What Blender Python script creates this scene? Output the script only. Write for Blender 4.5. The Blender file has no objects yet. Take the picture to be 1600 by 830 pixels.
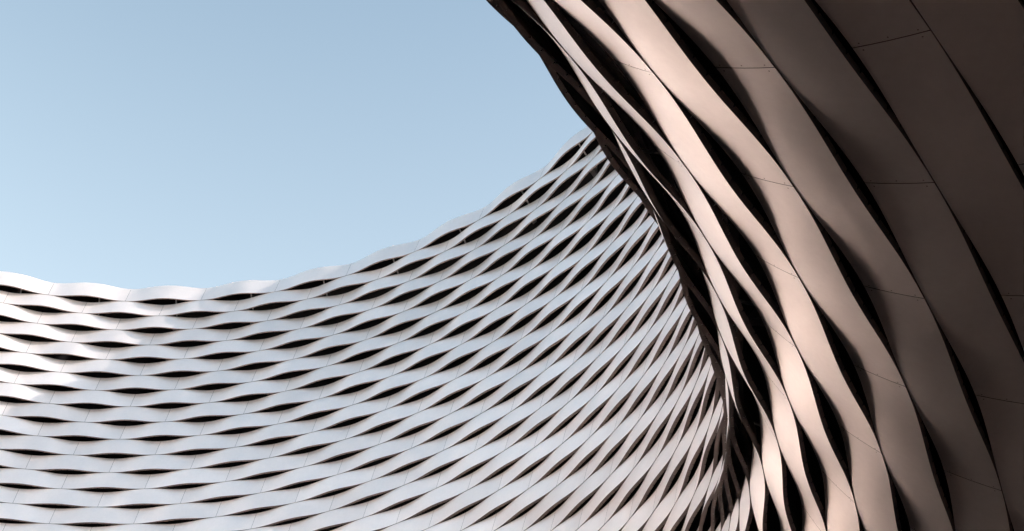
import bpy, math, random
import numpy as np
from mathutils import Vector, Matrix

random.seed(4)
PI = math.pi
SC = bpy.context.scene
COL = SC.collection

# ------------------------------------------------------------------ camera
S = 0.55                      # metres per cladding course
EYE = 1.65                    # eye height above the plaza
CAM_D, YAW, PITCH, ROLL, FPX = 39.307, -0.58931, 0.77655, 0.09663, 2550.28
cam_pos = Vector((CAM_D * S, 0.0, EYE))
h = PI + YAW
fw = Vector((math.cos(PITCH) * math.cos(h), math.cos(PITCH) * math.sin(h), math.sin(PITCH)))
rt0 = Vector((math.sin(h), -math.cos(h), 0.0))
up0 = rt0.cross(fw)
rt = rt0 * math.cos(ROLL) + up0 * math.sin(ROLL)
up = up0 * math.cos(ROLL) - rt0 * math.sin(ROLL)
cd = bpy.data.cameras.new('camera')
cam = bpy.data.objects.new('camera', cd)
COL.objects.link(cam)
cam.matrix_world = Matrix(((rt.x, up.x, -fw.x, cam_pos.x), (rt.y, up.y, -fw.y, cam_pos.y),
                           (rt.z, up.z, -fw.z, cam_pos.z), (0, 0, 0, 1)))
cd.sensor_fit = 'HORIZONTAL'
cd.sensor_width = 36.0
cd.lens = 36.0 * FPX / 1600.0
cd.clip_start = 0.1
cd.clip_end = 5000
SC.camera = cam

# ------------------------------------------------------------------ sky, sun, exposure
SUN_AZ = math.radians(41.0)
SUN_EL = math.radians(26.0)
world = bpy.data.worlds.new('World')
SC.world = world
world.use_nodes = True
wn = world.node_tree.nodes
wl = world.node_tree.links
wn.clear()
sky = wn.new('ShaderNodeTexSky')
sky.sky_type = 'NISHITA'
sky.sun_disc = False
sky.sun_elevation = SUN_EL
sky.sun_rotation = PI / 2 - SUN_AZ
sky.air_density = 1.0
sky.dust_density = 3.5
sky.ozone_density = 1.0
hsv = wn.new('ShaderNodeHueSaturation')
hsv.inputs['Hue'].default_value = 0.478
hsv.inputs['Saturation'].default_value = 0.78
bg = wn.new('ShaderNodeBackground')
bg.inputs['Strength'].default_value = 0.08
wo = wn.new('ShaderNodeOutputWorld')
wl.new(sky.outputs[0], hsv.inputs['Color'])
# low haze: the air whitens from the zenith down to the horizon
tc = wn.new('ShaderNodeTexCoord')
sx = wn.new('ShaderNodeSeparateXYZ')
hz = wn.new('ShaderNodeMapRange')
hz.inputs['From Min'].default_value = 0.92
hz.inputs['From Max'].default_value = 0.60
hm = wn.new('ShaderNodeMix')
hm.data_type = 'RGBA'
hm.inputs[6].default_value = (0.72, 0.84, 0.92, 1)
hm.inputs[7].default_value = (1.78, 1.57, 1.38, 1)
hx = wn.new('ShaderNodeVectorMath')
hx.operation = 'MULTIPLY'
wl.new(tc.outputs['Generated'], sx.inputs[0])
wl.new(sx.outputs['Z'], hz.inputs['Value'])
wl.new(hz.outputs[0], hm.inputs[0])
wl.new(hsv.outputs[0], hx.inputs[0])
wl.new(hm.outputs[2], hx.inputs[1])
wl.new(hx.outputs[0], bg.inputs['Color'])
wl.new(bg.outputs[0], wo.inputs['Surface'])

sd = bpy.data.lights.new('sun', 'SUN')
sd.energy = 5.0
sd.angle = math.radians(0.53)
sd.color = (1.0, 0.87, 0.79)
sun = bpy.data.objects.new('sun', sd)
COL.objects.link(sun)
sdir = Vector((math.cos(SUN_EL) * math.cos(SUN_AZ), math.cos(SUN_EL) * math.sin(SUN_AZ), math.sin(SUN_EL)))
sun.rotation_euler = sdir.to_track_quat('Z', 'Y').to_euler()
sun.location = sdir * 80

SC.view_settings.view_transform = 'Standard'
SC.view_settings.look = 'None'
SC.view_settings.gamma = 1.0
SC.view_settings.use_curve_mapping = False
SC.view_settings.exposure = 2.08
SC.render.engine = 'CYCLES'
SC.cycles.max_bounces = 10
SC.cycles.diffuse_bounces = 8
SC.cycles.glossy_bounces = 6

# ------------------------------------------------------------------ materials
def material(name, base, rough=0.5, metal=0.0, spec=0.5):
    m = bpy.data.materials.new(name)
    m.use_nodes = True
    b = m.node_tree.nodes['Principled BSDF']
    b.inputs['Base Color'].default_value = (*base, 1)
    b.inputs['Roughness'].default_value = rough
    b.inputs['Metallic'].default_value = metal
    b.inputs['Specular IOR Level'].default_value = spec
    return m

def noise(nt, scale, detail, coord, rough=0.55):
    n = nt.nodes.new('ShaderNodeTexNoise')
    n.inputs['Scale'].default_value = scale
    n.inputs['Detail'].default_value = detail
    n.inputs['Roughness'].default_value = rough
    nt.links.new(coord, n.inputs['Vector'])
    return n.outputs['Fac']

def ramp(nt, fac, lo, hi, a, b):
    n = nt.nodes.new('ShaderNodeMapRange')
    n.inputs['From Min'].default_value = lo
    n.inputs['From Max'].default_value = hi
    n.inputs['To Min'].default_value = a
    n.inputs['To Max'].default_value = b
    nt.links.new(fac, n.inputs['Value'])
    return n.outputs['Result']

def mul(nt, a, b, op='MULTIPLY'):
    n = nt.nodes.new('ShaderNodeMath')
    n.operation = op
    nt.links.new(a, n.inputs[0])
    if isinstance(b, float):
        n.inputs[1].default_value = b
    else:
        nt.links.new(b, n.inputs[1])
    return n.outputs[0]

def panel_material():
    m = material('brushed_aluminium', (0.8, 0.76, 0.73), 0.42, 0.9)
    nt = m.node_tree
    b = nt.nodes['Principled BSDF']
    geo = nt.nodes.new('ShaderNodeNewGeometry').outputs['Position']
    oi = nt.nodes.new('ShaderNodeObjectInfo').outputs['Random']
    broad = ramp(nt, noise(nt, 0.6, 4, geo), 0.3, 0.7, 0.95, 1.04)
    fine = ramp(nt, noise(nt, 14, 5, geo, 0.7), 0.25, 0.75, 0.97, 1.03)
    each = ramp(nt, oi, 0, 1, 0.955, 1.045)
    v = mul(nt, mul(nt, broad, fine), each)
    mix = nt.nodes.new('ShaderNodeVectorMath')
    mix.operation = 'SCALE'
    mix.inputs[0].default_value = (0.865, 0.82, 0.80)
    nt.links.new(v, mix.inputs['Scale'])
    nt.links.new(mix.outputs[0], b.inputs['Base Color'])
    nt.links.new(ramp(nt, noise(nt, 2.2, 5, geo, 0.65), 0.3, 0.7, 0.38, 0.45), b.inputs['Roughness'])
    # sheet buckling, fine grain, and a few dents
    vo = nt.nodes.new('ShaderNodeTexVoronoi')
    vo.inputs['Scale'].default_value = 0.9
    nt.links.new(geo, vo.inputs['Vector'])
    dent = ramp(nt, vo.outputs['Distance'], 0.0, 0.035, 0.0, 1.0)
    wave = noise(nt, 1.1, 2, geo)
    b1 = nt.nodes.new('ShaderNodeBump')
    b1.inputs['Strength'].default_value = 0.35
    b1.inputs['Distance'].default_value = 0.02
    nt.links.new(wave, b1.inputs['Height'])
    b2 = nt.nodes.new('ShaderNodeBump')
    b2.inputs['Strength'].default_value = 0.5
    b2.inputs['Distance'].default_value = 0.004
    nt.links.new(dent, b2.inputs['Height'])
    nt.links.new(b1.outputs[0], b2.inputs['Normal'])
    nt.links.new(b2.outputs[0], b.inputs['Normal'])
    return m

M_PANEL = panel_material()
M_FLANGE = material('shaded_flange', (0.21, 0.175, 0.165), 0.55, 0.3)  # same metal as the panels; the shade on the edges is put into this brown
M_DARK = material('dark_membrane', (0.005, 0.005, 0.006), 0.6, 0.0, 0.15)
M_STEEL = material('galvanised_steel', (0.30, 0.30, 0.31), 0.45, 0.4)
M_ROOF = material('roof_gravel', (0.28, 0.27, 0.25), 0.9)
M_RIVET = material('dark_rivet', (0.30, 0.26, 0.245), 0.5, 0.3)

def paving_material():
    m = material('paving', (0.3, 0.25, 0.2), 0.8)
    nt = m.node_tree
    b = nt.nodes['Principled BSDF']
    geo = nt.nodes.new('ShaderNodeNewGeometry').outputs['Position']
    v = mul(nt, ramp(nt, noise(nt, 0.3, 6, geo), 0.3, 0.7, 0.85, 1.12), ramp(nt, noise(nt, 30, 4, geo), 0.3, 0.7, 0.85, 1.15))
    mix = nt.nodes.new('ShaderNodeVectorMath')
    mix.operation = 'SCALE'
    mix.inputs[0].default_value = (0.12, 0.094, 0.08)
    nt.links.new(v, mix.inputs['Scale'])
    nt.links.new(mix.outputs[0], b.inputs['Base Color'])
    return m
M_PAVE = paving_material()

# ------------------------------------------------------------------ the funnel profile
NP = 46
DTH = 2 * PI / NP
TH0 = 2.5984
RIM_R, RIM_Z = 28.774, 56.094
KU = [0, 8, 16, 24, 28, 31, 33, 35, 37, 39, 41, 43, 46, 50, 56]
KA = [-0.0235, -0.0211, -0.0657, -0.0684, 0.0, -0.05, -0.0369, 0.1442, 0.5084, 0.662, 0.9056, 1.1105, 1.4683, 1.60, 1.5708]
U = np.linspace(0, 80, 1601)
AL = np.interp(U, KU, KA)
ker = np.ones(41) / 41
AL = np.convolve(np.pad(AL, 20, mode='edge'), ker, mode='valid')
_am = (AL[1:] + AL[:-1]) / 2
PR = RIM_R + np.concatenate([[0], np.cumsum(np.sin(_am) * 0.05)])
PZ = RIM_Z - np.concatenate([[0], np.cumsum(np.cos(_am) * 0.05)])

def prof(u):
    a = float(np.interp(u, U, AL))
    r = float(np.interp(u, U, PR))
    z = float(np.interp(u, U, PZ))
    if u < 0:
        r, z, a = RIM_R, RIM_Z - u, 0.0
    return r, z, a

def surf(u, d, az):
    """point at course depth u, pushed d courses out of the wall, at azimuth az (metres)"""
    r, z, a = prof(u)
    r -= math.cos(a) * d
    z -= math.sin(a) * d
    return (r * math.cos(az) * S, r * math.sin(az) * S, z * S + EYE)

# openings (in courses) by boundary: how far the two edges part out of the wall and along it
AMP_U = [0, 1, 6, 10, 14, 18, 24, 28, 31, 33, 36, 38, 40, 42, 44, 46, 48, 50]
AMP_N = [0.46, 0.35, 0.33, 0.29, 0.22, 0.19, 0.185, 0.21, 0.32, 0.42, 0.38, 0.28, 0.21, 0.17, 0.12, 0.06, 0.02, 0.01]
AMP_V = [0.12, 0.12, 0.12, 0.11, 0.09, 0.07, 0.06, 0.06, 0.07, 0.08, 0.09, 0.10, 0.09, 0.07, 0.05, 0.02, 0.01, 0.00]
def amp(u):
    return float(np.interp(u, AMP_U, AMP_N))
def amv(u):
    return float(np.interp(u, AMP_U, AMP_V))
def flange(u):
    return float(np.interp(u, [0, 8, 14, 20, 28, 33, 40, 54], [0.065, 0.07, 0.10, 0.115, 0.11, 0.09, 0.10, 0.10]))

def cpar(i):                      # phase of the contact points on boundary i
    return 0.0 if i % 2 else 0.5

def gap(i, th):
    p = (th - cpar(i)) % 1.0
    return (0.5 - 0.5 * math.cos(2 * PI * p)) ** 1.15

NB = 54                           # courses built as panels
TOPS = 0.5                        # share of the opening that sets the upper edge back
SEAM = 0.003                      # half the joint between two panels, metres
EPS = 0.004

def edges(i, t):
    """course depth and stand-off of the upper and of the lower edge of course i at angular position t"""
    g0, g1 = gap(i - 1, t), gap(i, t)
    rim = -0.15 if i == 1 else EPS
    return (i - 1 + rim + 0.5 * amv(i - 1) * g0, -amp(i - 1) * TOPS * g0 - 0.012,
            i - EPS - 0.5 * amv(i) * g1, amp(i) * (1 - TOPS) * g1)

def on_face(i, t, f, lift=0.0):
    ut, dt, ub, db = edges(i, t)
    return ut + (ub - ut) * f, dt + (db - dt) * f + lift

def face_mesh(i, th_a, th_b, nseg, rivets):
    """one panel of course i: twisted sheet, upper return, fixings"""
    verts, faces, mats = [], [], []
    NV = 4
    n = NV + 3
    g = SEAM / (prof(i - 0.5)[0] * S)
    for k in range(nseg + 1):
        t = th_a + (th_b - th_a) * k / nseg
        az = -t * DTH + (-g if k == 0 else g if k == nseg else 0.0)
        for v in range(NV + 1):
            verts.append(surf(*on_face(i, t, v / NV), az))
        ut, dt, _, _ = edges(i, t)
        verts.append(surf(ut, dt - 0.001, az))
        verts.append(surf(ut, dt - 0.1, az))
    for k in range(nseg):
        p, q = k * n, (k + 1) * n
        for v in range(NV):
            faces.append((p + v, p + v + 1, q + v + 1, q + v)); mats.append(0)
        faces.append((p + NV + 1, q + NV + 1, q + NV + 2, p + NV + 2)); mats.append(1)
    if rivets:
        for t_off, f in ((0.012, 0.12), (0.012, 0.5), (0.012, 0.88), (-0.012, 0.12), (-0.012, 0.88)):
            t = (th_a if t_off > 0 else th_b) + t_off
            uu, dd = on_face(i, t, f, 0.006)
            idx = len(verts)
            r = prof(uu)[0]
            rad = 0.011
            for k in range(6):
                a = 2 * PI * k / 6
                verts.append(surf(uu + rad * math.cos(a), dd, -t * DTH + rad * math.sin(a) / r))
            faces.append(tuple(range(idx, idx + 6))); mats.append(2)
    return verts, faces, mats

def flange_ring(i, tabs, per):
    """the turned-back lower edge of course i all the way round, slotted into tabs"""
    verts, faces, mats = [], [], []
    nseg = tabs * per
    row = [(cpar(i) + k / nseg, *edges(i, cpar(i) + k / nseg)[2:]) for k in range(nseg)]
    slot = 0.06 / tabs
    fl = flange(i)
    tot = NP * nseg
    for P in range(NP):
        for t, ub, bot in row:
            az = TH0 - (t + P) * DTH
            verts.append(surf(ub, bot, az))
            verts.append(surf(ub, bot - fl * 0.45, az))
    for k in range(tot):
        p, q = 2 * k, 2 * ((k + 1) % tot)
        faces.append((p, p + 1, q + 1, q)); mats.append(0)
    for P in range(NP):
        for j in range(tabs):
            ids = []
            for m in range(per + 1):
                t = cpar(i) + (j * per + m) / nseg
                tt = t + (slot if m == 0 else -slot if m == per else 0.0)
                _, _, ub, bot = edges(i, tt)
                verts.append(surf(ub, bot - fl, TH0 - (tt + P) * DTH))
                ids.append(len(verts) - 1)
            for m in range(per):
                k0 = (P * nseg + j * per + m) % tot
                k1 = (k0 + 1) % tot
                faces.append((2 * k0 + 1, ids[m], ids[m + 1], 2 * k1 + 1)); mats.append(0)
    return verts, faces, mats

def mesh_from(name, verts, faces, mats, materials, smooth=True):
    me = bpy.data.meshes.new(name)
    me.from_pydata(verts, [], faces)
    for m in materials:
        me.materials.append(m)
    me.polygons.foreach_set('material_index', mats)
    if smooth:
        me.polygons.foreach_set('use_smooth', [m == 0 for m in mats])
    me.update()
    return me

def link(name, me, parent=None, **props):
    o = bpy.data.objects.new(name, me)
    COL.objects.link(o)
    if parent is not None:
        o.parent = parent
    for k, v in props.items():
        o[k] = v
    return o

# which panels the photograph shows, largest first
fwn, rtn, upn = (np.array(v) for v in (fw, rt, up))
cpn = np.array(cam_pos)
def pix(p):
    d = np.array(p) - cpn
    z = d @ fwn
    if z < 0.2:
        return None
    return 800 + FPX * (d @ rtn) / z, 415 - FPX * (d @ upn) / z
def visible(u, az):
    p = np.array(surf(u, 0.25, az))
    xy = pix(p)
    if xy is None or not (-30 < xy[0] < 1630 and -30 < xy[1] < 860):
        return False
    ts = np.linspace(0.0, 0.985, 300)[:, None]
    q = cpn + (p - cpn) * ts
    rr = np.hypot(q[:, 0], q[:, 1]) / S
    zz = (q[:, 2] - EYE) / S
    wall = np.interp(-zz, -PZ[:1120], PR[:1120])
    inside = (zz > PZ[1120]) & (zz < RIM_Z) & (rr > wall + 0.45)
    return not inside.any()

shown = []
for i in range(1, NB + 1):
    for k in range(NP):
        a0 = k + cpar(i)
        if any(visible(i - 0.5 + dv, TH0 - (a0 + f) * DTH) for f in (0.08, 0.35, 0.65, 0.92) for dv in (-.3, .3)):
            cs = [pix(surf(i - 1 + dv, 0, TH0 - (a0 + f) * DTH)) for dv, f in ((0, 0), (1, 0), (1, 1), (0, 1))]
            if None in cs:
                area = 1e6
            else:
                area = abs(sum(cs[j][0] * cs[(j + 1) % 4][1] - cs[(j + 1) % 4][0] * cs[j][1] for j in range(4))) / 2
            shown.append((area, i, k))
shown.sort(reverse=True)
print('panels in view', len(shown))
picked = {}
for area, i, k in shown[:300]:
    picked.setdefault(i, {})[k] = area

# ------------------------------------------------------------------ ground
def disc_mesh(name, rings, n, mat):
    verts, faces = [], []
    for r, z in rings:
        for k in range(n):
            a = 2 * PI * k / n
            verts.append((r * math.cos(a), r * math.sin(a), z))
    for j in range(len(rings) - 1):
        for k in range(n):
            p, q = j * n + k, j * n + (k + 1) % n
            faces.append((p, q, q + n, p + n))
    return verts, faces

gv = [(-1500, -1500, 0), (1500, -1500, 0), (1500, 1500, 0), (-1500, 1500, 0)]
g = link('ground', mesh_from('ground', gv, [(0, 1, 2, 3)], [0], [M_PAVE], False), kind='structure')

# ------------------------------------------------------------------ the hall
hall = link('exhibition_hall', None)
hall['label'] = 'silver exhibition hall with a round court clad in woven aluminium bands'
hall['category'] = 'building'

rest_v, rest_f, rest_m = [], [], []
for i in range(1, NB + 1):
    pk = picked.get(i, {})
    off = cpar(i)
    near = any(a > 7000 for a in pk.values())
    band = link('cladding_band', mesh_from('cladding_band', *flange_ring(i, 14 if pk else 4, 3 if near else 2), [M_FLANGE]), hall)
    if pk:
        pm = mesh_from('panel', *face_mesh(i, off, off + 1, 42 if near else 28, near), [M_PANEL, M_FLANGE, M_RIVET])
        for k in sorted(pk):
            o = link('panel', pm, band)
            o.rotation_euler.z = TH0 - k * DTH
    band.rotation_euler.z = 0.0
    vs, fs, ms = face_mesh(i, off, off + 1, 28 if pk else 8, False)
    vs = np.array(vs)
    for k in range(NP):
        if k not in pk:
            c, s_ = math.cos(TH0 - k * DTH), math.sin(TH0 - k * DTH)
            b = len(rest_v)
            rest_v += np.stack([vs[:, 0] * c - vs[:, 1] * s_, vs[:, 0] * s_ + vs[:, 1] * c, vs[:, 2]], 1).tolist()
            rest_f += [tuple(b + v for v in f) for f in fs]
            rest_m += ms
link('cladding_panels', mesh_from('cladding_panels', rest_v, rest_f, rest_m, [M_PANEL, M_FLANGE, M_RIVET]), hall, kind='stuff')

# weather wall behind the bands
BK = -1.35
r_, z_, _a = prof(0.0)
rings = [((r_ + 0.26) * S, (z_ + 0.02) * S + EYE), ((r_ - BK) * S, (z_ + 0.02) * S + EYE)]
for u in np.arange(1.0, NB + 0.01, 1.0):
    r, z, a = prof(float(u))
    rings.append(((r - math.cos(a) * BK) * S, (z - math.sin(a) * BK) * S + EYE))
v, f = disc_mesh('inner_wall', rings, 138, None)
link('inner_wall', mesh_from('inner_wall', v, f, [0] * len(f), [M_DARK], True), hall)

# roof round the court and the soffit of the covered square, plus an added light-blocking wall
r0, z0, _ = prof(0.0)
zr = (z0 - 1.6) * S + EYE
v, f = disc_mesh('roof', [((r0 + 1.5) * S, zr), (75, zr), (75, zr - 0.6), ((r0 + 1.5) * S, zr - 0.6)], 138, None)
link('roof', mesh_from('roof', v, f, [0] * len(f), [M_ROOF], False), hall)
rl, zl, _ = prof(float(NB))
v, f = disc_mesh('soffit', [(rl * S + 0.01, zl * S + EYE), (60, zl * S + EYE)], 138, None)
link('soffit', mesh_from('soffit', v, f, [0] * len(f), [M_PANEL], False), hall)
v, f = disc_mesh('light_block_wall', [(60, -0.2), (60, zr), (60.4, zr), (60.4, -0.2)], 138, None)  # unseen closed ring, added to keep daylight from reaching the soffit sideways
link('light_block_wall', mesh_from('light_block_wall', v, f, [0] * len(f), [M_DARK], False), hall)

# steel brackets that carry the bands, seen inside the larger openings
def bar(verts, faces, p, q, w):
    p, q = Vector(p), Vector(q)
    d = (q - p).normalized()
    a = d.cross(Vector((0, 0, 1)))
    a = (a if a.length > 0.1 else d.cross(Vector((1, 0, 0)))).normalized()
    b = d.cross(a)
    i0 = len(verts)
    for c in (p, q):
        for sa, sb in ((-1, -1), (1, -1), (1, 1), (-1, 1)):
            verts.append(tuple(c + a * sa * w + b * sb * w * 0.5))
    for k in range(4):
        faces.append((i0 + k, i0 + (k + 1) % 4, i0 + 4 + (k + 1) % 4, i0 + 4 + k))
    faces.append((i0, i0 + 3, i0 + 2, i0 + 1))
    faces.append((i0 + 4, i0 + 5, i0 + 6, i0 + 7))

def bracket_mesh(i):
    verts, faces = [], []
    t = cpar(i) + 0.62
    az = -t * DTH
    u_top = max(i - 0.75, 0.3)
    bar(verts, faces, surf(u_top, -0.10, az), surf(i + 0.35, -1.28, az), 0.018)
    # gusset plate against the wall
    n = len(verts)
    w = 0.004
    for sgn in (-w, w):
        for uu, dd in ((i - 0.1, -1.28), (i + 0.8, -1.28), (i + 0.40, -0.75)):
            verts.append(surf(uu, dd, az + sgn))
    faces.extend([(n, n + 1, n + 2), (n + 3, n + 5, n + 4), (n, n + 3, n + 4, n + 1), (n + 1, n + 4, n + 5, n + 2), (n + 2, n + 5, n + 3, n)])
    return verts, faces

for i in (1, 35):
    bm_ = None
    for k in range(NP):
        if visible(i + 0.0, TH0 - (k + cpar(i) + 0.55) * DTH):
            if bm_ is None:
                v, f = bracket_mesh(i)
                bm_ = mesh_from('bracket', v, f, [0] * len(f), [M_STEEL], False)
            o = link('bracket', bm_, hall)
            o.rotation_euler.z = TH0 - k * DTH
